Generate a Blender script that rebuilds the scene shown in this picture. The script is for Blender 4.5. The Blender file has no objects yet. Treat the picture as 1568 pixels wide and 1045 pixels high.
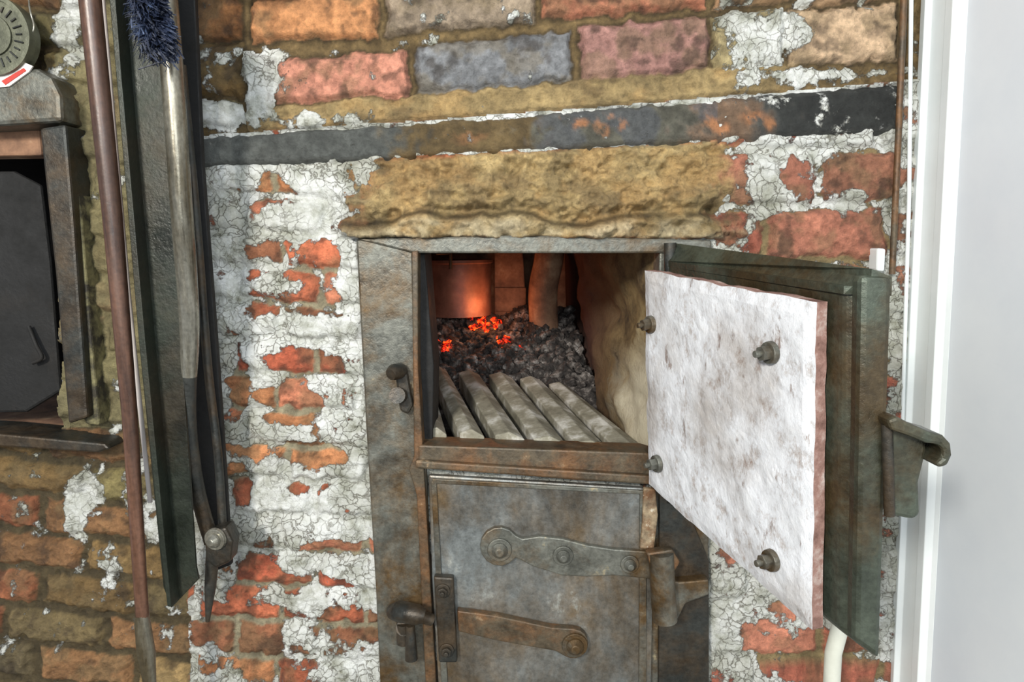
import bpy, bmesh, math, random
import numpy as np
from mathutils import Vector, Matrix
random.seed(4)
sc=bpy.context.scene
# ------------------------------------------------------------------ camera
A=math.radians(8.0); R=math.radians(2.0); F=1045.0; D=1.045
fw=Vector((0,math.cos(A),-math.sin(A))); r0=Vector((1,0,0)); u0=Vector((0,math.sin(A),math.cos(A)))
rt=r0*math.cos(R)-u0*math.sin(R); up=u0*math.cos(R)+r0*math.sin(R)
C=Vector((0,0,1.1))-fw*D
cd=bpy.data.cameras.new('camera'); cam=bpy.data.objects.new('camera',cd); sc.collection.objects.link(cam)
cd.sensor_width=36; cd.lens=36*F/1568; cd.clip_start=0.01
M=Matrix((rt,up,-fw)).transposed().to_4x4(); M.translation=C; cam.matrix_world=M
sc.camera=cam
def ray(px,py): return fw+rt*((px-784)/F)+up*((522.5-py)/F)
def P(px,py,d=0.0):
    v=ray(px,py); return C+v*((-d-C.y)/v.y)
def PZ(px,py,z):
    v=ray(px,py); return C+v*((z-C.z)/v.z)
def PP(px,py,o,n):
    v=ray(px,py); return C+v*((o-C).dot(n)/v.dot(n))
def s2l(c):
    return tuple((x/255/12.92 if x/255<=0.04045 else ((x/255+0.055)/1.055)**2.4) for x in c)
# ------------------------------------------------------------------ materials
def newmat(name):
    m=bpy.data.materials.new(name); m.use_nodes=True; nt=m.node_tree
    b=nt.nodes['Principled BSDF']; return m,nt,b
def N(nt,t,**k):
    n=nt.nodes.new(t)
    for a,v in k.items():
        if a in n.inputs: n.inputs[a].default_value=v
        else: setattr(n,a,v)
    return n
def ramp(nt,fac,stops):
    r=nt.nodes.new('ShaderNodeValToRGB'); cr=r.color_ramp
    while len(cr.elements)<len(stops): cr.elements.new(0.5)
    for e,(p,c) in zip(cr.elements,stops):
        e.position=p; e.color=(*c,1) if len(c)==3 else c
    nt.links.new(fac,r.inputs['Fac']); return r.outputs['Color']
def mix(nt,f,a,b,mode='MIX'):
    m=nt.nodes.new('ShaderNodeMix'); m.data_type='RGBA'; m.blend_type=mode
    for s,v in ((m.inputs[0],f),(m.inputs[6],a),(m.inputs[7],b)):
        if isinstance(v,bpy.types.NodeSocket): nt.links.new(v,s)
        elif isinstance(v,(int,float)): s.default_value=v
        else: s.default_value=(*v,1)
    return m.outputs[2]
def noise(nt,scale,detail=6,rough=0.6,stretch=(1,1,1),dist=0.0):
    tc=N(nt,'ShaderNodeTexCoord'); mp=N(nt,'ShaderNodeMapping'); mp.inputs['Scale'].default_value=stretch
    nt.links.new(tc.outputs['Object'],mp.inputs['Vector'])
    n=N(nt,'ShaderNodeTexNoise',Scale=scale,Detail=detail,Roughness=rough,Distortion=dist)
    nt.links.new(mp.outputs['Vector'],n.inputs['Vector']); return n.outputs['Fac']
def bump(nt,b,h,strength,dist=0.002,prev=None):
    bm=N(nt,'ShaderNodeBump',Strength=strength,Distance=dist)
    nt.links.new(h,bm.inputs['Height'])
    if prev: nt.links.new(prev,bm.inputs['Normal'])
    nt.links.new(bm.outputs['Normal'],b.inputs['Normal']); return bm.outputs['Normal']
def metal(name,base,rust,amount=0.45,rough=0.5,metallic=0.6,pale=None,paleamt=0.3,scale=9,stretch=(1,1,1),bs=0.5,soft=0.08):
    m,nt,b=newmat(name); base=s2l(base); rust=s2l(rust)
    n1=noise(nt,scale,8,0.65,stretch,0.3); n2=noise(nt,160,4,0.6); n3=noise(nt,scale*2.3,8,0.7,stretch)
    t=0.62-amount*0.25
    f=ramp(nt,n1,[(t-soft,(0,0,0)),(t+soft,(1,1,1))])
    c=mix(nt,f,base,rust)
    dark=ramp(nt,n3,[(0.3,(0.38,)*3),(0.65,(1.3,)*3)]); c=mix(nt,0.85,c,dark,'MULTIPLY')
    if pale:
        f2=ramp(nt,n3,[(0.66-paleamt*0.25,(0,0,0)),(0.72-paleamt*0.2,(1,1,1))]); c=mix(nt,f2,c,s2l(pale))
    sp=ramp(nt,n2,[(0.35,(0.6,)*3),(0.6,(1.1,)*3)]); c=mix(nt,0.6,c,sp,'MULTIPLY')
    nt.links.new(c,b.inputs['Base Color'])
    rr=ramp(nt,n3,[(0.3,(rough-0.12,)*3),(0.7,(min(rough+0.25,1),)*3)]); nt.links.new(rr,b.inputs['Roughness'])
    b.inputs['Metallic'].default_value=metallic
    p=bump(nt,b,n2,bs,0.0012); bump(nt,b,n3,bs,0.003,p)
    return m
iron=metal('cast_iron_grey',(106,107,99),(92,72,45),0.38,0.38,0.45,(160,148,118),0.12)
iron_rust=metal('rusty_iron',(86,76,60),(108,78,50),0.45,0.46,0.3,(150,128,100),0.15,scale=14)
iron_dark=metal('sooty_iron',(52,54,51),(70,58,43),0.3,0.40,0.4)
iron_black=metal('black_iron',(17,17,16),(26,23,19),0.2,0.7,0.0)
door_grey=metal('grey_door_steel',(120,125,124),(110,88,56),0.24,0.32,0.5,(160,162,155),0.1,scale=6,stretch=(1,1,0.6),soft=0.12)
door_green=metal('dark_green_door_iron',(74,81,70),(72,60,40),0.24,0.34,0.4,scale=7)
angle_m=metal('dark_green_angle_iron',(36,42,33),(50,45,33),0.3,0.4,0.3,scale=5)
rod_brown=metal('brown_wood_handle',(100,70,54),(64,44,34),0.45,0.32,0.0,scale=20,stretch=(1,1,0.1),bs=0.15)
silver=metal('dull_steel_tube',(156,154,142),(92,84,66),0.3,0.2,0.6,scale=12,stretch=(1,1,0.15),bs=0.12)
limed=metal('limewashed_iron',(158,140,112),(110,78,50),0.4,0.6,0.1,(196,188,170),0.3,scale=25)
m,nt,b=newmat('white_refractory'); refr=m
n1=noise(nt,30,10,0.78,(1,1,.7)); n2=noise(nt,7,6,0.6); n3=noise(nt,120,4,0.6); n4=noise(nt,60,6,.7,(1,1,.35))
c=ramp(nt,n1,[(0.32,s2l((140,118,106))),(0.40,s2l((184,180,178))),(0.48,s2l((212,215,219))),(0.7,s2l((230,232,234)))])
g=ramp(nt,n2,[(0.34,s2l((186,174,162))),(0.53,(1.0,)*3)]); c=mix(nt,0.7,c,g,'MULTIPLY')
sp=ramp(nt,n4,[(0.31,s2l((150,124,108))),(0.39,(1,)*3)]); c=mix(nt,0.85,c,sp,'MULTIPLY')
nt.links.new(c,b.inputs['Base Color']); b.inputs['Roughness'].default_value=0.75
p=bump(nt,b,n1,0.6,0.005); bump(nt,b,n3,0.4,0.001,p)
m,nt,b=newmat('board_edge_fired_clay'); refr_edge=m
n1=noise(nt,30,8,0.7); c=ramp(nt,n1,[(0.35,s2l((90,62,54))),(0.52,s2l((142,110,100))),(0.68,s2l((184,170,162)))])
nt.links.new(c,b.inputs['Base Color']); b.inputs['Roughness'].default_value=0.85; bump(nt,b,n1,0.6,0.004)
def simple(name,stops,scale=20,rough=0.7,bs=0.4,stretch=(1,1,1),metallic=0):
    m,nt,b=newmat(name); n1=noise(nt,scale,8,0.65,stretch)
    c=ramp(nt,n1,[(p,s2l(q)) for p,q in stops]); nt.links.new(c,b.inputs['Base Color'])
    b.inputs['Roughness'].default_value=rough; b.inputs['Metallic'].default_value=metallic
    n2=noise(nt,scale*5,6,0.6); p=bump(nt,b,n1,bs,0.004); bump(nt,b,n2,bs,0.0015,p); return m
fireclay_red=simple('scorched_fireclay',[(0.3,(76,54,44)),(0.55,(148,112,86)),(0.7,(190,160,128))],16,0.85,0.7)
m,nt,b=newmat('fireclay_lining'); fireclay=m
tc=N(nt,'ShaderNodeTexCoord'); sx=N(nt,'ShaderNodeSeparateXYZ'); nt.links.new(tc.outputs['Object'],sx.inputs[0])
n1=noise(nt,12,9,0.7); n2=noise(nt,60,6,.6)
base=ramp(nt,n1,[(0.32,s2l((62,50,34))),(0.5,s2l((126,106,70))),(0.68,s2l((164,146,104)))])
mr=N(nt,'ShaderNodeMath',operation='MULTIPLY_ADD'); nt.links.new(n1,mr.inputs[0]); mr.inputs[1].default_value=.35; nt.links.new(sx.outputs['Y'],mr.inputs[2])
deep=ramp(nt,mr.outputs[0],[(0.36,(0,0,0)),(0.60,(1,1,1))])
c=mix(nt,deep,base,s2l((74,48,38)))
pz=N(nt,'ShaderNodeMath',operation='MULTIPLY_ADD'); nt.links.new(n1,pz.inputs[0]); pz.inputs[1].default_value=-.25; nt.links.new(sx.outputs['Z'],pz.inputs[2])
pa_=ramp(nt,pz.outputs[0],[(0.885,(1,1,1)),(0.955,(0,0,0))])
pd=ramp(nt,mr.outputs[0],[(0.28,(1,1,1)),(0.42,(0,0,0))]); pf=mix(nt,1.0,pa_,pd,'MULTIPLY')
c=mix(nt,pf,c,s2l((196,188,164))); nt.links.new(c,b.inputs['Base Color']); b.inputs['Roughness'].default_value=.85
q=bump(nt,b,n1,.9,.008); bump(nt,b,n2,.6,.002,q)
drum_m=simple('scorched_red_iron',[(0.3,(84,56,46)),(0.55,(138,96,78)),(0.7,(160,126,106))],12,0.5,0.4)
bar_m=simple('ash_covered_bar',[(0.3,(88,84,70)),(0.5,(134,130,114)),(0.66,(196,194,186))],22,0.8,0.6)
coal_m=simple('charcoal_and_ash',[(0.35,(22,20,19)),(0.50,(56,51,48)),(0.60,(116,110,105)),(0.72,(186,182,178))],45,0.85,0.9)
trim_m=simple('white_gloss_trim',[(0.3,(212,220,220)),(0.7,(236,240,240))],3,0.3,0.05)
wallr_m=simple('painted_plaster_blue_white',[(0.3,(218,226,234)),(0.7,(234,240,244))],2.5,0.4,0.08)
tag_m=simple('paper_tag',[(0.3,(214,190,184)),(0.6,(235,230,222))],12,0.8,0.1)
lath_m=simple('weathered_pale_lath',[(0.3,(130,112,104)),(0.6,(196,190,186))],14,0.7,0.2,(1,1,.2))
red_m=simple('red_stripe',[(0.3,(150,40,36)),(0.6,(185,60,50))],12,0.7,0.1)
cream_m=simple('cream_paint_pipe',[(0.3,(188,190,176)),(0.7,(214,216,204))],9,0.45,0.2)
floor_m=simple('concrete_floor',[(0.3,(96,90,80)),(0.7,(130,122,110))],6,0.8,0.4)
brist_m=simple('blue_wire_bristles',[(0.3,(14,18,28)),(0.55,(32,40,60)),(0.75,(80,96,128))],40,0.4,0.2,metallic=0.2)
dial_m=simple('cast_pewter_dial',[(0.3,(60,62,50)),(0.6,(98,100,82))],30,0.5,0.5,metallic=0.3)
soot_m=simple('soot_black',[(0.3,(14,13,12)),(0.7,(32,28,24))],12,0.95,0.5)
m,nt,b=newmat('glowing_ember'); ember=m
n1=noise(nt,75,6,0.75); c=ramp(nt,n1,[(0.40,(0.2,0.003,0.0)),(0.53,(1,0.02,0.003)),(0.68,(1,0.22,0.02))])
e=ramp(nt,n1,[(0.44,(0.01,)*3),(0.66,(1,)*3)])
mm=N(nt,'ShaderNodeMath',operation='MULTIPLY'); nt.links.new(e,mm.inputs[0]); mm.inputs[1].default_value=4.0
nt.links.new(c,b.inputs['Emission Color']); nt.links.new(mm.outputs[0],b.inputs['Emission Strength']); b.inputs['Base Color'].default_value=(0.03,0.015,0.012,1)
# ------------------------------------------------------------------ mesh helpers
def empty(name):
    o=bpy.data.objects.new(name,None); sc.collection.objects.link(o); o.empty_display_size=0.05; return o
def obj(name,verts,faces,mat,parent=None,smooth=False,bev=0,seg=2):
    me=bpy.data.meshes.new(name); me.from_pydata([tuple(v) for v in verts],[],faces); me.update()
    bm=bmesh.new(); bm.from_mesh(me); bmesh.ops.recalc_face_normals(bm,faces=bm.faces); bm.to_mesh(me); bm.free()
    o=bpy.data.objects.new(name,me); sc.collection.objects.link(o)
    if mat: me.materials.append(mat)
    if smooth: me.polygons.foreach_set('use_smooth',[True]*len(me.polygons))
    if parent: o.parent=parent
    if bev:
        md=o.modifiers.new('bevel','BEVEL'); md.width=bev; md.segments=seg; md.limit_method='ANGLE'; md.angle_limit=0.6
    return o
def prism(name,pts,d1,d0,mat,parent=None,bev=0.002):
    fr=[P(x,y,d1) for x,y in pts]; bk=[Vector((v.x,-d0,v.z)) for v in fr]; n=len(pts)
    return obj(name,fr+bk,[list(range(n)),list(range(2*n-1,n-1,-1))]+[[i,(i+1)%n,n+(i+1)%n,n+i] for i in range(n)],mat,parent,bev=bev)
def extr(name,pts,nv,th,mat,parent=None,bev=0.002):
    n=len(pts); bk=[p+nv*th for p in pts]
    return obj(name,list(pts)+bk,[list(range(n)),list(range(2*n-1,n-1,-1))]+[[i,(i+1)%n,n+(i+1)%n,n+i] for i in range(n)],mat,parent,bev=bev)
def tubegeo(pts,radii,seg=16,vb=0,flat=1.0):
    vs=[];fs=[];k=len(pts)
    prevx=None
    for i,p in enumerate(pts):
        t=(pts[min(i+1,k-1)]-pts[max(i-1,0)]).normalized()
        if prevx is None:
            a=Vector((0,1,0)) if abs(t.y)<0.9 else Vector((1,0,0)); x=t.cross(a).normalized()
        else: x=(prevx-t*prevx.dot(t)).normalized()
        prevx=x; y=t.cross(x)
        for j in range(seg):
            an=2*math.pi*j/seg; vs.append(p+x*math.cos(an)*radii[i]+y*math.sin(an)*radii[i]*flat)
    for i in range(k-1):
        for j in range(seg): fs.append([vb+i*seg+j,vb+i*seg+(j+1)%seg,vb+(i+1)*seg+(j+1)%seg,vb+(i+1)*seg+j])
    fs.append([vb+j for j in range(seg)][::-1]); fs.append([vb+(k-1)*seg+j for j in range(seg)])
    return vs,fs
def tube(name,pts,radii,mat,parent=None,seg=18,flat=1.0):
    if not isinstance(radii,(list,tuple)): radii=[radii]*len(pts)
    v,f=tubegeo(pts,radii,seg,0,flat); o=obj(name,v,f,mat,parent,smooth=True)
    md=o.modifiers.new('es','EDGE_SPLIT'); md.split_angle=0.9; return o
def smoothpts(pts,n=8):
    out=[];k=len(pts)
    for i in range(k-1):
        p0=pts[max(i-1,0)];p1=pts[i];p2=pts[i+1];p3=pts[min(i+2,k-1)]
        for j in range(n):
            t=j/n; out.append(0.5*((2*p1)+(p2-p0)*t+(2*p0-5*p1+4*p2-p3)*t*t+(3*p1-p0-3*p2+p3)*t**3))
    out.append(pts[-1]); return out
def bolt(name,c,n,r,h,mat,parent,hexa=True,washer=True):
    n=n.normalized(); a=Vector((0,0,1)); x=n.cross(a).normalized(); y=n.cross(x)
    vs=[];fs=[]
    def cyl(r0,r1,h0,h1,seg,ph=0):
        b=len(vs)
        for hh,rr in ((h0,r0),(h1,r1)):
            for j in range(seg):
                an=2*math.pi*j/seg+ph; vs.append(c+n*hh+x*math.cos(an)*rr+y*math.sin(an)*rr)
        for j in range(seg): fs.append([b+j,b+(j+1)%seg,b+seg+(j+1)%seg,b+seg+j])
        fs.append([b+j for j in range(seg)][::-1]); fs.append([b+seg+j for j in range(seg)])
    if washer: cyl(r*1.5,r*1.4,-0.002,h*0.25,20)
    if hexa:
        cyl(r,r,0,h*0.75,6,0.3); cyl(r*0.5,r*0.45,0,h*1.15,14)
    else:
        cyl(r,r*0.92,0,h*0.5,18); cyl(r*0.92,r*0.45,h*0.5,h,18)
    return obj(name,vs,fs,mat,parent,bev=0.0008)
# ------------------------------------------------------------------ numpy noise
def hsh(xi,yi,s):
    h=(xi*374761393+yi*668265263+s*69069*7919)&0xffffffff
    h=((h^(h>>13))*1274126177)&0xffffffff; h=h^(h>>16)
    return (h&0xffffff)/float(0x1000000)
def vn(x,y,s):
    xi=np.floor(x).astype(np.int64); yi=np.floor(y).astype(np.int64); fx=x-xi; fy=y-yi
    fx=fx*fx*(3-2*fx); fy=fy*fy*(3-2*fy)
    return (hsh(xi,yi,s)*(1-fx)+hsh(xi+1,yi,s)*fx)*(1-fy)+(hsh(xi,yi+1,s)*(1-fx)+hsh(xi+1,yi+1,s)*fx)*fy
def fbm(x,y,sc_,s,o=5):
    t=0;a=0.5;w=0;x=x/sc_;y=y/sc_
    for i in range(o):
        t=t+a*vn(x,y,s+i); w+=a; a*=0.55; x=x*2.03+7.1; y=y*2.03+3.7
    return t/w
def ss(a,b,x):
    t=np.clip((x-a)/(b-a),0,1); return t*t*(3-2*t)
LIN=lambda c: np.array(s2l(c))
# ------------------------------------------------------------------ brick wall (relief mesh)
def axis(lo,hi,flo,fhi,fine,coarse):
    a=np.arange(lo,flo,coarse); b_=np.arange(flo,fhi,fine); c_=np.arange(fhi,hi+coarse*0.5,coarse)
    return np.concatenate([a,b_,np.append(c_[c_<hi-coarse*0.3],hi)])
XR=0.617
xs=axis(-1.5,XR,-0.84,XR-0.006,0.0022,0.014); zs=axis(0.0,2.3,0.56,1.67,0.0022,0.014)
X,Z=np.meshgrid(xs,zs)
def proj(X,Y,Z):
    dx=X-C.x; dy=Y-C.y; dz=Z-C.z
    w=dx*fw.x+dy*fw.y+dz*fw.z
    return 784+F*(dx*rt.x+dy*rt.y+dz*rt.z)/w, 522.5-F*(dx*up.x+dy*up.y+dz*up.z)/w
px0,py0=proj(X,0*X,Z)
wx=(fbm(px0,py0,22,1,4)-0.5); wy=(fbm(px0,py0,22,9,4)-0.5)
px=px0+wx*18; py=py0+wy*18
def bandT(x): return 208-0.062*(x-310)-0.00003*(x-310)**2*0.5
def bandB(x): return 258-0.05*(x-310)
def gen(pitch,bw,slope,yo,xo,pal,seed,gap):
    v=(py-slope*px-yo)/pitch; row=np.floor(v).astype(np.int64)
    u=(px-xo)/bw+0.5*(row&1)+0.25*hsh(row,row*0,seed+5); col=np.floor(u).astype(np.int64)
    fu=u-col; fv=v-row
    d=np.minimum(np.minimum(fu,1-fu)*bw,np.minimum(fv,1-fv)*pitch)-gap/2
    idx=(hsh(col,row,seed)*len(pal)).astype(int); cl=np.array([LIN(c) for c in pal])[idx]
    var=0.7+0.6*hsh(col,row,seed+3); return d,cl*var[...,None]
leftR=px0<292; topR=(py0<bandT(px0)); rightR=(px0>1085)&(~topR)
dL,cL=gen(57,150,0.11,693,20,[(140,120,74),(126,102,64),(146,108,72),(106,92,62),(158,132,88),(138,86,58),(118,108,70),(94,84,62)],3,12)
dC,cC=gen(54,128,0.055,225,318,[(190,108,76),(172,90,64),(192,122,92),(146,96,68),(186,126,84)],8,9)
dT,cT=gen(82,240,-0.09,45,40,[(180,122,86),(158,100,76),(146,122,104),(170,138,104)],12,14)
dR,cR=gen(86,190,-0.02,255,1100,[(186,122,98),(164,96,76),(146,100,78)],17,12)
d=np.where(leftR,dL,np.where(topR,dT,np.where(rightR,dR,dC)))
col=np.where(leftR[...,None],cL,np.where(topR[...,None],cT,np.where(rightR[...,None],cR,cC)))
inTop=topR&(px0>296)&(px0<1480)&(py0>-60); d=np.where(inTop,-12,d)
expl=[(482,30,97,33,-.04,(204,144,96),.0),(705,8,114,36,-.09,(150,134,114),.2),(955,-22,124,44,-.08,(178,116,88),.0),(1150,-38,58,46,-.08,(190,150,112),.4),(1295,-38,78,46,-.08,(196,160,124),.3),
 (525,119,100,34,-.07,(206,142,118),.0),(755,98,117,37,-.09,(128,130,132),.0),(986,76,98,42,-.1,(164,122,112),.0),(1144,62,54,44,-.08,(184,168,124),.5),(1290,56,82,42,-.05,(212,182,148),.1),
 (335,30,34,36,-.02,(140,96,58),.25),(337,110,34,40,-.02,(112,88,50),.3),(335,176,34,20,-.02,(150,140,100),.7),(398,130,22,48,.1,(190,194,188),.9),(340,-60,34,44,0,(150,96,52),.2),(480,-60,97,46,-.04,(170,114,78),0)]
ep=np.full(px0.shape,0.15)
for cx,cy,hw,hh,sl,c_,pp in expl:
    u=px-cx; v=py-cy-sl*u; dd=np.minimum(hw-np.abs(u),hh-np.abs(v)); mk=inTop&(dd>-1)
    d=np.where(inTop,np.maximum(d,dd),d); col=np.where(mk[...,None],LIN(c_),col); ep=np.where(mk,pp,ep)
isb=ss(-1.5,2.0,d)
n2=fbm(px0,py0,14,31,5); n3=fbm(px0,py0,5,41,3); n1=fbm(px0,py0,60,21)
col=col*(0.5+0.95*n2)[...,None]*(0.68+0.7*n1)[...,None]
tint=ss(0.46,0.64,fbm(px0,py0,34,51))[...,None]; col=col*(1-tint*0.45)+LIN((116,102,72))*tint*0.45
burn=ss(0.54,0.70,fbm(px0,py0,24,55))[...,None]; col=col*(1-burn*0.6)+LIN((56,46,36))*burn*0.6
mort=LIN((150,132,94))*(0.35+0.95*n2)[...,None]
mort=np.where((leftR&(py0>640))[...,None],LIN((84,73,50))*(0.4+0.9*n2)[...,None],mort)
mid=(~leftR)&(~topR)&(~rightR); mort=np.where(mid[...,None],LIN((152,144,118))*(0.45+0.9*n2)[...,None],mort)
mort=np.where(topR[...,None],LIN((136,114,76))*(0.25+0.95*n2)[...,None]*(1-.6*np.exp(-(d+1)**2/20.))[...,None],mort)
c=mort*(1-isb[...,None])+col*isb[...,None]
h=ss(-2,9,d)*np.where(topR,0.013,np.where(mid,0.009,0.010))+ (n2-0.5)*0.008+(n3-0.5)*0.0025+(n1-.5)*.009
p=np.where(leftR,0.12,np.where(topR,ep,np.where(rightR,0.78,0.95)))
p=p-0.1*isb*(mid|rightR)+0.10*(1-isb)*(mid|rightR)
def blob(cx,cy,rx,ry): 
    q=((px-cx)/rx)**2+((py-cy)/ry)**2; return np.exp(-q**1.6*0.7)
for cx,cy,rx,ry,a in [(418,298,34,24,-.8),(440,380,62,16,-.5),(455,408,46,22,-.6),(462,465,60,20,-.9),(505,400,14,30,-.6),(350,470,12,50,-.3),(468,557,58,22,-.9),(458,612,54,22,-.9),(368,590,16,38,-.6),
  (440,688,62,14,-.8),(505,702,30,16,-.7),(470,748,48,10,-.8),(368,745,20,34,-.7),(520,838,62,14,-1.0),(400,838,22,20,-.5),(470,886,52,18,-.8),(385,885,36,28,-.8),(535,955,54,20,-.9),(365,955,60,36,-1.0),(420,1010,90,30,-.8),(430,640,40,10,-.5),(440,940,40,14,-.4),
  (500,300,70,34,.15),(480,515,80,14,.15),(430,790,60,24,.2),
  (1245,272,56,28,-.6),(1338,268,26,42,-.9),(1270,368,100,38,-1.0),(1238,985,80,34,-.7),(1300,1030,80,20,-.7),(1180,368,30,30,-.5),
  (130,765,32,48,.6),(172,850,16,34,.5),(215,760,26,60,.55),(60,760,60,14,.2),(110,65,26,60,.5),(115,20,22,50,.45),(240,830,20,40,.4),
  (405,110,24,50,.5),(470,185,80,12,.6),(340,185,46,20,.5),(1140,60,30,50,.2),(1215,45,26,34,.6),(1290,112,120,9,.6),(1200,125,90,12,.5),(1310,215,60,10,.4),(1165,260,30,50,.3),(1130,300,12,70,-.3)]:
    p=p+a*blob(cx,cy,rx,ry)
# crumbling clay bedding above the furnace frame
edge=fbm(px0,py0,60,61,5)-0.5; edge2=fbm(px0,py0,18,66,4)-.5
clay=ss(-10,34,px0-(556+edge*120+edge2*50))*ss(-10,34,(1132+edge*130+edge2*60)-px0)*ss(368,362,py0+edge2*8)*ss(-6,6,py0-bandB(px0)+edge2*8)
clay2=((px0>380)&(px0<1480))*ss(0,10,bandT(px0)+4-py0)*ss(0,8,py-(150-0.085*(px-500)+4))*ss(1250,1150,px0)
nc=fbm(px0,py0*1.1,34,71); 
cc=LIN((182,158,110))[None,None,:]*(0.26+1.15*nc)[...,None]
dk=ss(0.48,0.64,fbm(px0,py0*1.5,60,81))[...,None]; cc=cc*(1-0.55*dk)+LIN((96,78,54))*0.55*dk
yl=ss(0.52,0.66,fbm(px0,py0*1.4,70,85))[...,None]; cc=cc*(1-0.5*yl)+LIN((190,154,100))*0.5*yl
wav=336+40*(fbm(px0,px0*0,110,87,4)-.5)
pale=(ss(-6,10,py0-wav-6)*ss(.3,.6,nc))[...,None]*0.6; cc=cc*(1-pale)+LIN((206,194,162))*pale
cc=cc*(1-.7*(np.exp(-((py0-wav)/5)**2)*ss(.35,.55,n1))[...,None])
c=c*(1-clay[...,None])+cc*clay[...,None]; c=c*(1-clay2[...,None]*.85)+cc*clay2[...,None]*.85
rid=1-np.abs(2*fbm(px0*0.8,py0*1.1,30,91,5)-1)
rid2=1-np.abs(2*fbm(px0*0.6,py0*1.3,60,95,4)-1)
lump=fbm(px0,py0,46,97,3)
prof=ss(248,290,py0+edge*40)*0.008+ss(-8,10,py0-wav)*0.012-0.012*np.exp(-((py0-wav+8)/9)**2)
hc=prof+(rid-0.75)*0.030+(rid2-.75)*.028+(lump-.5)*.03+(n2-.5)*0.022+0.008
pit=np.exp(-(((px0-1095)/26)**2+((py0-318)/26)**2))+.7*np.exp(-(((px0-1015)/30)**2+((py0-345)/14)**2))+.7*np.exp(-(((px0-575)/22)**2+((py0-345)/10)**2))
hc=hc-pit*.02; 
c=c*(1-clay*ss(.62,.35,rid*.4+rid2*.3+lump*.3)*.5)[...,None]*(1-clay*pit*.6)[...,None]  # shade of the clay's hollows and pits painted into the vertex colour
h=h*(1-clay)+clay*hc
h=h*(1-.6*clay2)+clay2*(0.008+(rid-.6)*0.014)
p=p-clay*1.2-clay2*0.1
st=leftR&(py0<655)&(px0>92); stm=st*ss(-5,5,700-py); scol=LIN((142,134,98))[None,None,:]*(0.25+1.1*fbm(px0,py0,30,101))[...,None]
c=c*(1-.8*stm[...,None])+scol*.8*stm[...,None]
paint=np.clip(0.5+(p-0.5)*0.9+(fbm(px0,py0,30,111,5)-0.5)*1.35,0,1)
h=h+ss(0.45,0.55,paint)*0.0012
h=np.where(px0>1440,0.0,h)
Y=-h
nz,nx=X.shape
co=np.stack([X,Y,Z],-1).reshape(-1,3)
i=np.arange(nz*nx).reshape(nz,nx)
quads=np.stack([i[:-1,:-1],i[:-1,1:],i[1:,1:],i[1:,:-1]],-1)
cxm=(px0[:-1,:-1]+px0[1:,1:])/2; cym=(py0[:-1,:-1]+py0[1:,1:])/2
hole=((cxm>622)&(cxm<1018)&(cym>378)&(cym<696))|((cxm<96)&(cym>160)&(cym<662)&(cxm>-420))
quads=quads[~hole].reshape(-1,4)
me=bpy.data.meshes.new('wall_front'); me.vertices.add(len(co)); me.vertices.foreach_set('co',co.ravel())
me.loops.add(quads.size); me.loops.foreach_set('vertex_index',quads.ravel().astype(np.int32))
me.polygons.add(len(quads)); me.polygons.foreach_set('loop_start',np.arange(len(quads),dtype=np.int32)*4)
me.polygons.foreach_set('use_smooth',np.ones(len(quads),dtype=bool)); me.update(calc_edges=True)
def setattrs(me,c,p):
    ca=me.color_attributes.new('Col','FLOAT_COLOR','POINT'); c=np.clip(c,0,1).reshape(-1,3); c4=np.ones((len(c),4)); c4[:,:3]=c; ca.data.foreach_set('color',c4.ravel())
    pa=me.attributes.new('paint','FLOAT','POINT'); pa.data.foreach_set('value',p.ravel())
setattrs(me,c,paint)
wall=bpy.data.objects.new('wall_front',me); sc.collection.objects.link(wall)
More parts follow.
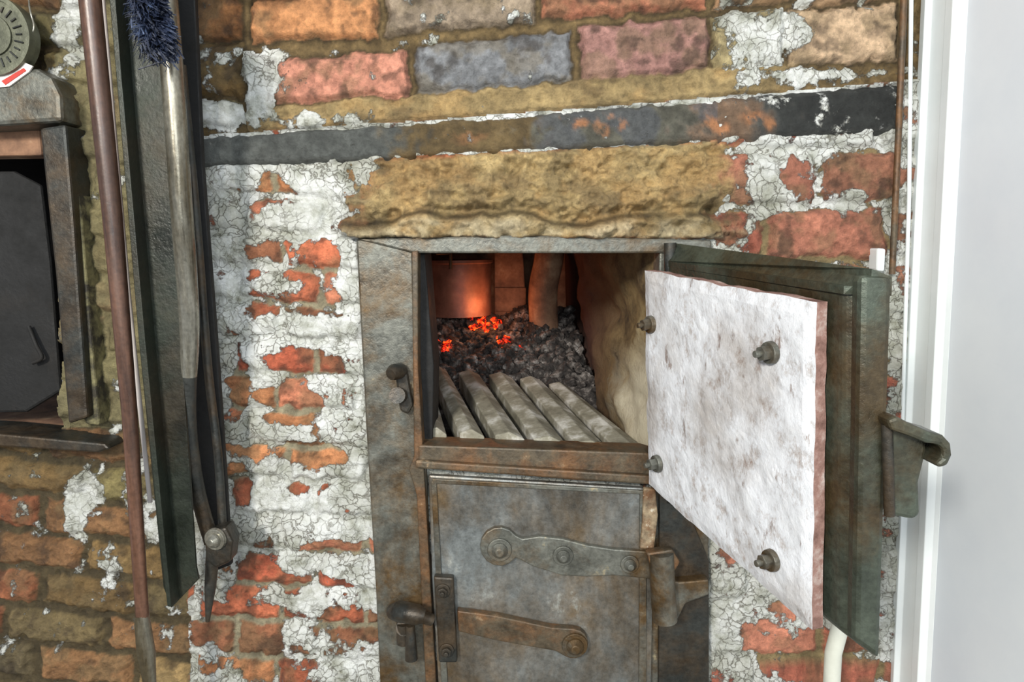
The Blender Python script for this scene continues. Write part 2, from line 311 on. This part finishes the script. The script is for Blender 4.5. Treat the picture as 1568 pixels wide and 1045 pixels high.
def brickmat(name,crackscale=66):
    m,nt,b=newmat(name)
    ca=N(nt,'ShaderNodeAttribute'); ca.attribute_name='Col'; pa=N(nt,'ShaderNodeAttribute'); pa.attribute_name='paint'
    nf=noise(nt,90,8,0.75); nm=noise(nt,25,8,0.7); ng=noise(nt,300,3,0.6); nl=noise(nt,6,6,.65)
    a=N(nt,'ShaderNodeMath',operation='MULTIPLY_ADD'); nt.links.new(nf,a.inputs[0]); a.inputs[1].default_value=0.8; nt.links.new(pa.outputs['Fac'],a.inputs[2])
    f=ramp(nt,a.outputs[0],[(0.85,(0,0,0)),(0.93,(1,1,1))])
    tc=N(nt,'ShaderNodeTexCoord'); vo=N(nt,'ShaderNodeTexVoronoi'); vo.feature='DISTANCE_TO_EDGE'; vo.inputs['Scale'].default_value=crackscale
    nv=N(nt,'ShaderNodeTexNoise',Scale=28.0,Detail=6.0); va=N(nt,'ShaderNodeVectorMath',operation='MULTIPLY_ADD')
    nt.links.new(tc.outputs['Object'],nv.inputs['Vector']); nt.links.new(nv.outputs['Color'],va.inputs[0]); va.inputs[1].default_value=(0.05,)*3; nt.links.new(tc.outputs['Object'],va.inputs[2]); nt.links.new(va.outputs[0],vo.inputs['Vector'])
    crk=ramp(nt,vo.outputs['Distance'],[(0.0,(0,0,0)),(0.03,(.35,)*3),(0.07,(1,1,1))])
    br=mix(nt,0.8,ca.outputs['Color'],ramp(nt,nf,[(0.3,(0.4,)*3),(0.52,(1.0,)*3),(0.7,(1.45,)*3)]),'MULTIPLY')
    wh=ramp(nt,nm,[(0.32,s2l((136,136,118))),(0.43,s2l((196,198,188))),(0.57,s2l((232,234,230)))])
    wh=mix(nt,.7,wh,ramp(nt,nl,[(.36,s2l((180,178,162))),(.54,(1,1,1))]),'MULTIPLY')
    crm=mix(nt,ramp(nt,noise(nt,12,5,0.6),[(0.46,(0.0,)*3),(0.62,(0.85,)*3)]),crk,(1,1,1))
    wh=mix(nt,0.8,wh,mix(nt,crm,s2l((110,102,84)),(1,1,1)),'MULTIPLY')
    cc=mix(nt,f,br,wh); nt.links.new(cc,b.inputs['Base Color'])
    b.inputs['Roughness'].default_value=0.58
    b.inputs['Specular IOR Level'].default_value=0.4
    q=bump(nt,b,nf,1.0,0.006); q=bump(nt,b,ng,0.4,0.0012,q)
    q=bump(nt,b,f,0.5,0.002,q)
    cb=mix(nt,f,(1,1,1),crm); bump(nt,b,cb,0.6,0.002,q); return m
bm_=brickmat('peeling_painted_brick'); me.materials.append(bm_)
# ------------------------------------------------------------------ iron strap across the wall
xa=np.arange(296,1384,3.0); tt=np.linspace(0,1,16)
GX,GT=np.meshgrid(xa,tt)
yy=bandT(GX)+(bandB(GX)-bandT(GX))*GT
nn=fbm(GX,yy,20,201); n_big=fbm(GX,yy,70,211)
yy=yy+ (fbm(GX,yy*0,16,221)-.5)*8
prof=np.minimum(1,np.minimum(GT,1-GT)*8)
vs=[]
for r in range(GX.shape[0]):
    for q in range(GX.shape[1]):
        v=P(GX[r,q],yy[r,q],0.014); v.y=-(0.0+0.015*prof[r,q]+0.006*(nn[r,q]-.5)); vs.append(v)
W_=GX.shape[1]; fs=[[r*W_+q,r*W_+q+1,(r+1)*W_+q+1,(r+1)*W_+q] for r in range(15) for q in range(W_-1)]
strap=obj('iron_lintel_strap',vs,fs,bm_,smooth=True)
cs=LIN((98,101,97))[None,None,:]*(0.3+0.95*nn)[...,None]
def seg(a,b_,cl,k,s=34):
    global cs
    w=(ss(a-s,a+s,GX+140*(nn-.5))*ss(b_+s,b_-s,GX+140*(nn-.5))*k)[...,None]; cs=cs*(1-w)+LIN(cl)*(0.25+1.1*nn)[...,None]*w
seg(610,830,(110,90,54),.9); seg(830,1060,(98,94,78),.7); seg(1070,1165,(146,108,74),.6); seg(1180,1390,(50,52,50),.95)
w=(ss(.5,.58,n_big)*(GX>800)*(GX<1100))[...,None]*.45; cs=cs*(1-w)+LIN((84,90,100))*w
for bx,by,k_,rx in ((885,187,.8,13),(917,194,.5,9),(950,190,.6,8),(1095,190,.8,14),(1155,180,.8,20),(720,210,.3,30)):
    w=k_*np.exp(-(((GX-bx+60*(nn-.5))/rx)**2+((yy-by+40*(nn-.5))/10)**2)**2)[...,None]; cs=cs*(1-w)+LIN((184,126,84))*w
pw=0.2+0.4*ss(1050,1180,GX)*(nn-.2)+(fbm(GX,yy,30,231)-.5)*.8
setattrs(strap.data,cs,pw)
# ------------------------------------------------------------------ room shell
obj('floor',[(-2.6,-3.2,0),(XR+.1,-3.2,0),(XR+.1,0.1,0),(-2.6,0.1,0)],[[0,1,2,3]],floor_m)
extr('wall_right',[Vector((XR,0.05,0)),Vector((XR,-1.6,0)),Vector((XR,-1.6,2.3)),Vector((XR,0.05,2.3))],Vector((1,0,0)),0.1,wallr_m,bev=0)
tv=[(XR,-0.001),(XR-.016,-0.004),(XR-.018,-.018),(XR-.010,-.022),(XR-.008,-.05),(XR-.013,-.056),(XR-.013,-.072),(XR-.004,-.078),(XR,-.085)]
n=len(tv); vs=[(x,y,0) for x,y in tv]+[(x,y,2.3) for x,y in tv]
obj('trim_1',vs,[[i,(i+1)%n,n+(i+1)%n,n+i] for i in range(n)]+[list(range(n))[::-1],list(range(n,2*n))],trim_m,bev=0.001)
# ------------------------------------------------------------------ main furnace
fur=empty('brick_furnace')
FD=0.022
prism('frame_left',[(545,366),(632,372),(640,690),(652,700),(668,1120),(585,1120),(575,900),(560,650)],FD,-0.02,iron,fur,.003)
prism('frame_top',[(545,366),(800,360),(1090,368),(1090,392),(1012,388),(632,388)],FD+.004,-0.02,iron,fur,.003)
prism('frame_right',[(1010,384),(1085,384),(1092,700),(1072,1120),(990,1120),(1000,700)],FD,-0.02,iron,fur,.003)
prism('frame_crossbar',[(640,682),(990,694),(1010,700),(1010,742),(900,738),(640,716)],FD+.012,-0.02,iron_rust,fur,.003)
prism('crossbar_ridge',[(636,706),(1008,730),(1008,744),(636,718)],FD+.022,-0.0,iron_rust,fur,.003)
prism('frame_rib',[(630,385),(640,384),(640,560),(648,700),(672,1120),(655,1120),(638,760),(626,720),(634,700)],FD+.010,-0.0,iron_rust,fur,.002)
def quadbox(name,pts,mat,parent,nx_=24,nz_=24,amp=0.0,seed=0,smooth=True):
    a,b_,c_,e_=pts; nrm=(b_-a).cross(e_-a).normalized(); vs=[];fs=[]
    U,V=np.meshgrid(np.linspace(0,1,nx_),np.linspace(0,1,nz_)); nn=fbm(U*100+3,V*100+3,22,seed,4)-.5
    for r in range(nz_):
        for q in range(nx_):
            u=U[r,q];v=V[r,q]; s=min(1,8*min(u,1-u,v,1-v))
            vs.append(a*(1-u)*(1-v)+b_*u*(1-v)+c_*u*v+e_*(1-u)*v+nrm*amp*nn[r,q]*s)
    for r in range(nz_-1):
        for q in range(nx_-1): i=r*nx_+q; fs.append([i,i+1,i+nx_+1,i+nx_])
    return obj(name,vs,fs,mat,parent,smooth=smooth)
zf=P(800,700,0.0).z-0.012
BD=-0.70
TLf,TRf=P(634,380,0),P(1006,380,0)
xl=TLf.x; xr=TRf.x; zt=TLf.z+.01
xbl=P(622,450,BD).x; xbr=P(866,450,BD).x
A0=Vector((xl,0,zt));A1=Vector((xl,0,zf-.05));B0=Vector((xbl,-BD,zt+.12));B1=Vector((xbl,-BD,zf-.05))
E0=Vector((xr,0,zt));E1=Vector((xr,0,zf-.05));G0=Vector((xbr,-BD,zt+.12));G1=Vector((xbr,-BD,zf-.05))
quadbox('chamber_left',[A0,B0,B1,A1],fireclay_red,fur,20,20,.01,1)
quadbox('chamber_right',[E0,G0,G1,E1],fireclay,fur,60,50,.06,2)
quadbox('chamber_roof',[A0,E0,G0,B0],soot_m,fur,20,20,.01,3)
quadbox('chamber_back',[B0,G0,G1,B1],fireclay_red,fur,30,30,.012,4)
quadbox('chamber_floor',[A1,E1,G1,B1],soot_m,fur,20,20,.01,5)
prism('jamb_left',[(632,386),(650,388),(664,560),(662,676),(640,690)],0.0,-0.09,iron_black,fur,.002)
pts=[P(846,350,-.56),P(840,400,-.56),P(832,440,-.56),P(832,480,-.56),P(836,540,-.56),P(836,600,-.56)]
tube('throat_pier',smoothpts(pts,6),[.034]*31,fireclay_red,fur,24)
prism('pale_firebrick_pier',[(757,370),(800,368),(806,470),(797,500),(757,500)],-.64,-.69,fireclay_red,fur,.004)
prism('brick_course',[(757,440),(806,440),(806,478),(757,478)],-.635,-.69,fireclay_red,fur,.004)
c0=P(702,398,-.60); c1=P(704,482,-.60)
tube('flue_drum',[c0,c0+(c1-c0)*.05,c0+(c1-c0)*.07,c1],[.082,.082,.077,.077],drum_m,fur,32)
tube('drum_pin',[P(668,388,-.45),P(690,388,-.45),P(690,412,-.45)],[.004]*3,iron_rust,fur,10)
# grate
gr=empty('fire_grate')
for k,(f1,f2,b2,b1) in enumerate([((654,660),(684,666),(662,590),(650,590)),((704,664),(742,669),(684,568),(660,566)),((758,667),(804,674),(734,574),(702,571)),((818,673),(868,681),(784,578),(748,574)),((880,679),(932,688),(830,584),(796,580)),((942,686),(996,694),(872,594),(840,588))]):
    q=[P(*f1,-.012),P(*f2,-.012),P(*b2,-.33),P(*b1,-.33)]
    lift=Vector((0,0,.009)); midp=[(q[0]+q[1])/2+lift,(q[2]+q[3])/2+lift]
    vs=[q[0],midp[0],q[1],q[2],midp[1],q[3]]; vb=[v-Vector((0,0,.034)) for v in vs]
    obj('bar_%d'%(k+1),vs+vb,[[0,1,4,5],[1,2,3,4],[6,11,10,7],[7,10,9,8],[0,5,11,6],[2,8,9,3],[0,6,7,1],[1,7,8,2],[3,9,10,4],[4,10,11,5]],bar_m,gr,bev=.002)
def lumps(name,items,mat,parent):
    bm=bmesh.new()
    for (p_,r) in items:
        m4=Matrix.Translation(p_)@Matrix.Rotation(random.random()*6,4,Vector((random.random(),random.random(),random.random()+.1)).normalized())@Matrix.Diagonal((r*random.uniform(.7,1.3),r*random.uniform(.7,1.2),r*random.uniform(.5,.9),1))
        ret=bmesh.ops.create_icosphere(bm,subdivisions=2,radius=1.0,matrix=m4)
        for v in ret['verts']: v.co+= (v.co-p_)*random.uniform(-.22,.22)
    me=bpy.data.meshes.new(name); bm.to_mesh(me); bm.free(); me.materials.append(mat)
    o=bpy.data.objects.new(name,me); sc.collection.objects.link(o); o.parent=parent; return o
bed=empty('ember_bed')
Y0,Y1=.355,.68
zlut=[P(745,604-124*min(1,k/15)**.8,-(Y0+(Y1-Y0)*k/20)).z for k in range(21)]
def heap_z(x,y):
    t=min(max((y-Y0)/(Y1-Y0),0),1)*20; k=min(int(t),19); z=zlut[k]+(zlut[k+1]-zlut[k])*(t-k)
    return z-.014+.010*math.sin(x*50+y*20)
def xlim(y): return xl+(xbl-xl)*(y/.70)+.008, xr+(xbr-xr)*(y/.70)-.008
vs=[];fs=[];nx_=50;ny_=50
for r in range(ny_):
    for q in range(nx_):
        y=Y0-.005+r/(ny_-1)*(Y1-Y0+.005); s=q/(nx_-1); a_,b_=xlim(y); x=a_+(b_-a_)*s; zz=heap_z(x,y)
        if r==0: zz=zf-.045
        vs.append((x,y,zz+random.uniform(-.006,.006)))
for r in range(ny_-1):
    for q in range(nx_-1): i=r*nx_+q; fs.append([i,i+1,i+nx_+1,i+nx_])
obj('ash_heap',vs,fs,coal_m,bed)
it=[];em=[]
spots=[(738,498,30,10),(768,526,11,9),(677,531,13,9),(797,532,8,6)]
for k in range(1700):
    y=random.uniform(Y0+.005,Y1-.01); s=random.random(); a_,b_=xlim(y); x=a_*(1-s)+b_*s
    r=random.uniform(.004,.013); q=Vector((x,y,heap_z(x,y)+random.uniform(0,.012)))
    a_,b_=proj(q.x,q.y,q.z)
    hot=any(((a_-sx)/rx)**2+((b_-sy)/ry)**2<1 for sx,sy,rx,ry in spots)
    (em if hot and random.random()<.72 else it).append((q,r))
lumps('charcoal_lumps',it,coal_m,bed)
if em: lumps('glowing_lumps',em,ember,bed)
# ------------------------------------------------------------------ lower door with strap hinge + latch
ld=empty('ash_pit_door')
prism('door_leaf',[(656,728),(985,748),(1002,760),(1000,900),(996,1130),(676,1130),(662,900)],.034,.023,door_grey,ld,.003)
prism('leaf_lip_top',[(662,734),(985,752),(985,758),(662,741)],.038,.03,iron,ld,.001)
prism('leaf_lip_side',[(660,738),(668,738),(690,1130),(680,1130)],.038,.03,iron,ld,.001)
prism('leaf_lip_right',[(980,756),(990,756),(990,1130),(978,1130)],.038,.03,iron,ld,.001)
arc=[(765+30*math.cos(math.radians(35+k*290/12)),838+30*math.sin(math.radians(35+k*290/12))) for k in range(13)]
sh=arc+[(800,826),(826,822),(862,826),(900,836),(940,842),(1000,846)]+[(1000,888),(940,882),(900,884),(860,882),(815,868),(796,858)]
prism('strap_hinge',sh,.043,.033,iron,ld,.002)
for x,y,r in ((765,842,.013),(862,851,.011),(964,864,.010)):
    bolt('strap_rivet',P(x,y,.043),Vector((0,-1,0)),r,.014,iron,ld,False)
kt=P(1012,846,.06);kb=P(1018,950,.06)
prism('hinge_drop_strap',[(986,748),(1004,750),(1008,790),(1002,842),(980,842),(984,800)],.044,.034,limed,ld,.003)
tube('hinge_knuckle',[kt,kt+(kb-kt)*.5,kb],[.019]*3,iron,ld,20)
prism('hinge_bracket',[(1004,885),(1040,892),(1085,888),(1086,912),(1050,925),(1038,950),(1012,950)],.048,.02,iron,ld,.003)
prism('knuckle_cap',[(990,848),(1030,842),(1042,862),(1030,882),(1000,880)],.066,.05,iron_rust,ld,.003)
prism('bracket_plate',[(1010,742),(1036,742),(1086,860),(1086,1120),(1008,1120)],.030,.022,iron_dark,ld,.002)
prism('latch_keeper',[(664,884),(694,886),(700,1016),(672,1016)],.050,.035,iron_dark,ld,.003)
for x,y in ((678,905),(684,996)): bolt('keeper_bolt',P(x,y,.05),Vector((0,-1,0)),.008,.012,iron_dark,ld)
lb=[(700,936),(760,944),(845,962),(878,964)]+[(878+23*math.cos(math.radians(a)),987+23*math.sin(math.radians(a))) for a in range(-60,135,20)]+[(850,998),(760,982),(702,968)]
prism('latch_bar',lb,.048,.034,iron_rust,ld,.002)
bolt('latch_pivot',P(880,988,.048),Vector((0,-1,0)),.014,.016,iron,ld,False)
lt=empty('furnace_door_latch')
tube('knob',[P(604,937,.035),P(612,937,.06),P(640,942,.07),P(650,944,.07)],[.013,.016,.015,.010],iron_dark,lt,18)
tube('stem',[P(618,955,.04),P(618,985,.04)],.011,iron_dark,lt,14)
tube('drop_pin',[P(628,958,.05),P(630,1010,.05)],[.007,.010],iron_dark,lt,14)
tube('shaft',[P(645,945,.055),P(662,950,.05)],.009,iron_dark,lt,14)
tube('base_stud',[P(618,962,.018),P(618,962,.045)],.012,iron_dark,lt,14)
u=empty('upper_catch')
prism('catch_plate',[(604,568),(614,560),(622,566),(626,590),(632,622),(624,636),(612,630),(608,600)],.036,.02,iron_dark,u,.004)
tube('catch_hook',[P(612,568,.03),P(604,570,.055),P(598,574,.062)],[.012,.012,.009],iron_dark,u,16)
tube('catch_pin',[P(613,606,.03),P(608,606,.06)],.012,iron_dark,u,16)
# ------------------------------------------------------------------ open fire door
od=empty('open_fire_door')
I=[P(1022,402,.05),P(1292,446,.38),P(1288,968,.38),P(1022,748,.05)]
O=[P(1034,376,.035),P(1366,424,.40),P(1347,1012,.40),P(1040,765,.035)]
def hexa(name,I,O,mat,parent,bev=.003):
    return obj(name,I+O,[[0,1,2,3],[7,6,5,4],[0,4,5,1],[1,5,6,2],[2,6,7,3],[3,7,4,0]],mat,parent,bev=bev,seg=3)
hexa('iron_leaf',I,O,door_green,od,.006)
O2=[P(1318,422,.405),P(1368,424,.405),P(1349,1014,.405),P(1308,985,.405)]
extr('free_edge_rim',O2,Vector((0,1,0)),.02,door_green,od,.006)
extr('top_flange',[P(1030,372,.03),P(1335,412,.40),P(1366,424,.40),P(1366,440,.40),P(1292,438,.385),P(1022,400,.05)],Vector((0,0,-1)),.008,door_green,od,.003)
T=[P(985,414,.065),P(1246,464,.37),P(1240,966,.37),P(990,742,.065)]
Tn=(T[1]-T[0]).cross(T[3]-T[0]).normalized()
if Tn.x>0: Tn=-Tn
def boardgrid():
    nx_,nz_=70,70; U,V=np.meshgrid(np.linspace(0,1,nx_),np.linspace(0,1,nz_)); nn=fbm(U*100,V*100,14,301,5)-.5; en=fbm(U*100,V*100,9,311,3)-.5
    vs=[];fs=[]
    for L,off in ((0,0),(1,.017)):
        for r in range(nz_):
            for q in range(nx_):
                u=U[r,q];v=V[r,q]; ed=(min(u,1-u,v,1-v)==0)
                p_=T[0]*(1-u)*(1-v)+T[1]*u*(1-v)+T[2]*u*v+T[3]*(1-u)*v
                s=min(1,min(u,1-u,v,1-v)*25)
                if L==0: p_=p_+Tn*(nn[r,q]*.006-(1-s)*.003)
                else: p_=p_-Tn*off
                if ed: p_=p_+(T[0]+T[2]-2*p_)*0.014*en[r,q]
                vs.append(p_)
    K=nx_*nz_
    for L in (0,1):
        for r in range(nz_-1):
            for q in range(nx_-1): i=L*K+r*nx_+q; fs.append([i,i+1,i+nx_+1,i+nx_])
    ring=[q for q in range(nx_)]+[r*nx_+nx_-1 for r in range(1,nz_)]+[(nz_-1)*nx_+q for q in range(nx_-2,-1,-1)]+[r*nx_ for r in range(nz_-2,0,-1)]
    nf=len(fs)
    for k in range(len(ring)):
        a_=ring[k]; b_=ring[(k+1)%len(ring)]; fs.append([a_,b_,b_+K,a_+K])
    o=obj('refractory_board',vs,fs,refr,od); o.data.materials.append(refr_edge)
    for k in range(nf,len(fs)): o.data.polygons[k].material_index=1
boardgrid()
for x,y in ((998,497),(1008,710),(1182,540),(1183,858)):
    q=PP(x,y,T[0],Tn); bolt('board_stud',q+Tn*.002,Tn,.0085,.018,iron,od)
    tube('standoff',[q,q-Tn*.045],.006,iron_rust,od,10)
prism('handle_plate',[(1354,645),(1376,640),(1392,650),(1418,668),(1420,690),(1414,716),(1408,740),(1410,790),(1398,797),(1364,790),(1356,740),(1362,700)],.405,.385,door_green,od,.004)
# flat bar bent into a hook
prism('handle_hook',[(1360,644),(1374,638),(1392,648),(1424,662),(1446,668),(1457,680),(1459,698),(1452,714),(1440,718),(1432,712),(1444,702),(1445,690),(1438,682),(1420,680),(1390,668),(1366,660)],.425,.385,door_green,od,.004)
tube('handle_pin',[P(1358,650,.41),P(1362,790,.41)],.005,iron_dark,od,12)
tube('door_hinge_pin',[P(1026,372,.045),P(1030,770,.045)],.009,iron_dark,od,14)
# ------------------------------------------------------------------ pipe and rods on right
tube('cream_pipe',[P(1292,940,.10),P(1276,1000,.10),Vector((P(1262,1080,.10).x,-.10,0))],.012,cream_m)
tube('rusty_conduit',[Vector((P(1386,-60,.012).x,-.022,2.2)),P(1384,0,.022),P(1376,200,.022),P(1366,420,.022)],.0045,iron_rust,None,12)
prism('chalk_stick',[(1344,380),(1357,381),(1355,416),(1343,415)],.03,.004,trim_m,None,.003)
tube('white_cable',[P(1396,-80,.012),P(1392,300,.012),P(1382,640,.012),P(1384,1100,.012)],.003,trim_m,None,10)
# ------------------------------------------------------------------ tools on the left
rl=empty('tool_hanging_rail')
tube('bar',[P(60,-60,.10),P(400,-60,.10)],.008,iron_dark,rl,12)
for x in (70,390): tube('bracket',[P(x,-60,.10),P(x,-60,.0)],.007,iron_dark,rl,10)
hd=empty('long_handled_rake')
def dfloor(px,py,d,px2,py2):
    a_=P(px,py,d); b_=P(px2,py2,d); t=(a_.z-0.0)/(a_.z-b_.z); return a_+(b_-a_)*t
a_=P(130,-90,.17);b1=P(219,962,.15); tip=dfloor(219,962,.15,241,1140); tip.z=.012
tube('handle',[a_,P(138,0,.17),P(172,330,.165),P(199,640,.155),b1],[.0125,.0125,.0115,.0095,.0085],rod_brown,hd)
tube('ferrule',[b1+Vector((0,0,.02)),b1+(tip-b1)*.05,b1+(tip-b1)*.12,tip],[.0095,.012,.008,.007],silver,hd)
tube('pale_edge_lath',[P(152,-60,.12),P(196,450,.12),P(230,770,.12)],[.003,.0035,.003],lath_m,hd,10)
ai=empty('angle_iron_bar')
prism('web',[(162,-60),(240,-60),(262,300),(300,870),(304,888),(262,932),(250,900),(212,520),(178,120)],.135,.130,angle_m,ai,.001)
prism('flange',[(162,-60),(172,-60),(186,120),(222,520),(262,930),(256,930),(212,520),(178,120)],.16,.130,angle_m,ai,.001)
prism('back_strip',[(262,-60),(296,-60),(310,250),(334,560),(354,866),(318,880),(300,700),(280,350)],.06,.05,iron_black,ai,.002)
pk=empty('furnace_poker')
pp=[P(248,-70,.145),P(262,90,.145),P(276,290,.14),P(290,500,.13),P(288,640,.12),P(302,750,.11),P(324,830,.10)]
sp_=smoothpts(pp,6)
tube('bright_sleeve',sp_[:22],[.0135]*16+[.013,.013,.0125,.012,.0115,.0108],silver,pk)
tube('shaft',sp_[20:],[.0105]*17,iron_dark,pk)
tube('second_leg',smoothpts([P(278,100,.08),P(300,330,.08),P(318,560,.08),P(334,700,.08),P(342,830,.08)],5),[.006]*21,iron_dark,pk)
tube('tip',[P(328,820,.10),P(322,900,.10),P(318,952,.10)],[.010,.008,.003],iron_dark,pk,14)
prism('clamp',[(312,818),(345,808),(356,830),(352,862),(330,872),(314,860)],.115,.085,iron_dark,pk,.004)
bolt('clamp_bolt',P(330,826,.115),Vector((-.2,-1,0)),.011,.014,silver,pk,False)
tube('wall_staple',[P(340,850,.09),P(345,850,.0)],.005,iron_dark,pk,10)
# wire brush
wb=empty('chimney_wire_brush')
vs=[];fs=[]
for k in range(1900):
    t=random.random(); c_=P(214+30*t,-50+128*t,.205); an=random.uniform(0,2*math.pi); L=.025*random.uniform(.7,1.1)*(1 if t<.85 else .8)
    dv=Vector((math.cos(an),math.sin(an)*.8,random.uniform(-.6,.3)))*L
    cr=random.uniform(-.006,.006); mid_=c_+dv*.6+Vector((cr,cr,-.003)); e_=c_+dv+Vector((random.uniform(-.003,.003),0,-.009))
    w=.0005; b0=len(vs); sx=Vector((w,w*.5,w))
    vs+= [c_-sx,c_+sx,mid_+sx,mid_-sx,e_+sx,e_-sx]; fs+=[[b0,b0+1,b0+2,b0+3],[b0+3,b0+2,b0+4,b0+5]]
obj('bristles',vs,fs,brist_m,wb)
r1=P(190,-60,.10)+Vector((0,0,.012))
tube('twisted_core',smoothpts([r1+Vector((0,.014,-.012)),r1,P(208,-98,.18),P(214,-50,.205),P(244,82,.205)],5),[.004]*21,iron_dark,wb,10)
tube('blue_thread',smoothpts([P(246,78,.205),P(252,92,.205),P(236,98,.205),P(212,106,.205)],5),[.0008]*16,brist_m,wb,6)
# ------------------------------------------------------------------ neighbouring furnace mouth
nf_=empty('neighbouring_furnace_mouth')
prism('arched_cap',[(-420,140),(-60,118),(20,104),(56,104),(78,118),(92,146),(94,186),(0,192),(-420,210)],.05,-.02,iron,nf_,.006)
prism('jamb_outer',[(88,188),(104,196),(124,330),(140,520),(152,652),(130,650),(100,300)],.03,-.02,metal('olive_flaking_paint',(128,122,86),(50,46,36),.5,.7,0,scale=25),nf_,.003)
prism('jamb_inner',[(60,196),(100,190),(112,330),(134,640),(104,650),(84,420)],.045,-.04,iron_dark,nf_,.004)
prism('sill',[(-420,640),(-10,664),(160,680),(168,688),(150,694),(-10,684),(-420,664)],.05,-.02,iron_dark,nf_,.003)
a0=P(-430,160,0);a1=P(100,160,0);a2=P(108,662,0);a3=P(-430,662,0)
def back(v,dx=0): return Vector((v.x+dx,.42,v.z))
quadbox('mouth_back',[back(a0),back(a1),back(a2),back(a3)],soot_m,nf_,16,16,.02,7)
quadbox('mouth_right',[Vector((a1.x,0,a1.z)),back(a1),back(a2),Vector((a2.x,0,a2.z))],soot_m,nf_,16,16,.01,8)
quadbox('mouth_floor',[Vector((a3.x,0,a2.z)),Vector((a2.x,0,a2.z)),Vector((a2.x,.42,a2.z)),Vector((a3.x,.42,a2.z))],fireclay_red,nf_,16,16,.006,9)
quadbox('mouth_roof',[Vector((a0.x,0,a1.z)),Vector((a1.x,0,a1.z)),Vector((a1.x,.42,a1.z)),Vector((a0.x,.42,a1.z))],soot_m,nf_,16,16,.01,10)
prism('inner_shield',[(-420,262),(20,262),(62,284),(76,400),(92,600),(40,632),(-420,640)],-.02,-.03,iron_black,nf_,.004)
prism('lintel_brick',[(-420,205),(60,196),(64,238),(-420,246)],-.0,-.04,fireclay_red,nf_,.004)
tube('hook',smoothpts([P(44,500,-.012),P(56,530,-.008),P(64,548,-.008),P(50,556,-.01)],5),[.003]*16,iron_black,nf_,10)
dl=empty('cast_calendar_dial')
c_=P(-12,54,.055)
def ringmesh(name,c_,r0,r1,y0,y1,mat,parent,seg=48):
    vs=[];fs=[]
    for k in range(seg):
        a_=2*math.pi*k/seg; cs_,sn=math.cos(a_),math.sin(a_)
        for rr,yy_ in ((r0,y1),(r1,y1),(r1,y0),(r0,y0)): vs.append((c_.x+cs_*rr,yy_,c_.z+sn*rr))
    for k in range(seg):
        for j in range(4): fs.append([k*4+j,k*4+(j+1)%4,((k+1)%seg)*4+(j+1)%4,((k+1)%seg)*4+j])
    return obj(name,vs,fs,mat,parent,smooth=False)
ringmesh('disc',c_,.001,.052,-.035,-.055,dial_m,dl); ringmesh('rim',c_,.047,.053,-.045,-.059,dial_m,dl); ringmesh('inner_ring',c_,.024,.027,-.05,-.058,dial_m,dl)
ringmesh('boss',c_,.001,.02,-.0,-.04,iron_dark,dl)
for k in range(24):
    a_=k*math.pi/12; q=c_+Vector((math.cos(a_)*.037,0,math.sin(a_)*.037)); l_=.006 if k%2 else .004
    tube('numeral_%d'%k,[q+Vector((math.cos(a_)*-l_,-.001,math.sin(a_)*-l_)),q+Vector((math.cos(a_)*l_,-.001,math.sin(a_)*l_))],.0012,iron_dark,dl,8)
tube('wire_hook',smoothpts([P(44,-30,.0),P(45,10,.05),P(52,40,.05),P(46,54,.05),P(40,44,.05)],5),[.0012]*21,silver,dl,8)
pt=empty('paper_tag')
prism('card',[(-10,112),(36,95),(50,101),(44,110),(14,132),(-4,134)],.053,.0505,tag_m,pt,.0)
prism('stripe',[(2,124),(36,104),(40,108),(8,130)],.054,.0528,red_m,pt,.0)
# ------------------------------------------------------------------ light
def area(name,loc,tgt,size,power,colr):
    l=bpy.data.lights.new(name,'AREA'); l.energy=power; l.size=size; l.color=colr
    o=bpy.data.objects.new(name,l); sc.collection.objects.link(o); o.location=loc
    o.rotation_euler=(Vector(tgt)-Vector(loc)).to_track_quat('-Z','Y').to_euler(); return o
area('ceiling_lamp',(-.8,-2.2,2.0),(0.4,0,1.1),.3,66,(1,.95,.87))
area('window_light',(.35,-2.5,1.8),(0.1,0,1.1),1.1,36,(.92,.97,1))
def pl(name,loc,e,c_,r=.03):
    l=bpy.data.lights.new(name,'POINT'); l.energy=e; l.color=c_; l.shadow_soft_size=r
    o=bpy.data.objects.new(name,l); sc.collection.objects.link(o); o.location=loc
pl('ember_glow',P(745,470,-.50),.38,(1,.33,.13))
w=bpy.data.worlds.new('world'); sc.world=w; w.use_nodes=True
w.node_tree.nodes['Background'].inputs[0].default_value=(.8,.88,1,1); w.node_tree.nodes['Background'].inputs[1].default_value=.58
sc.view_settings.view_transform='Standard'
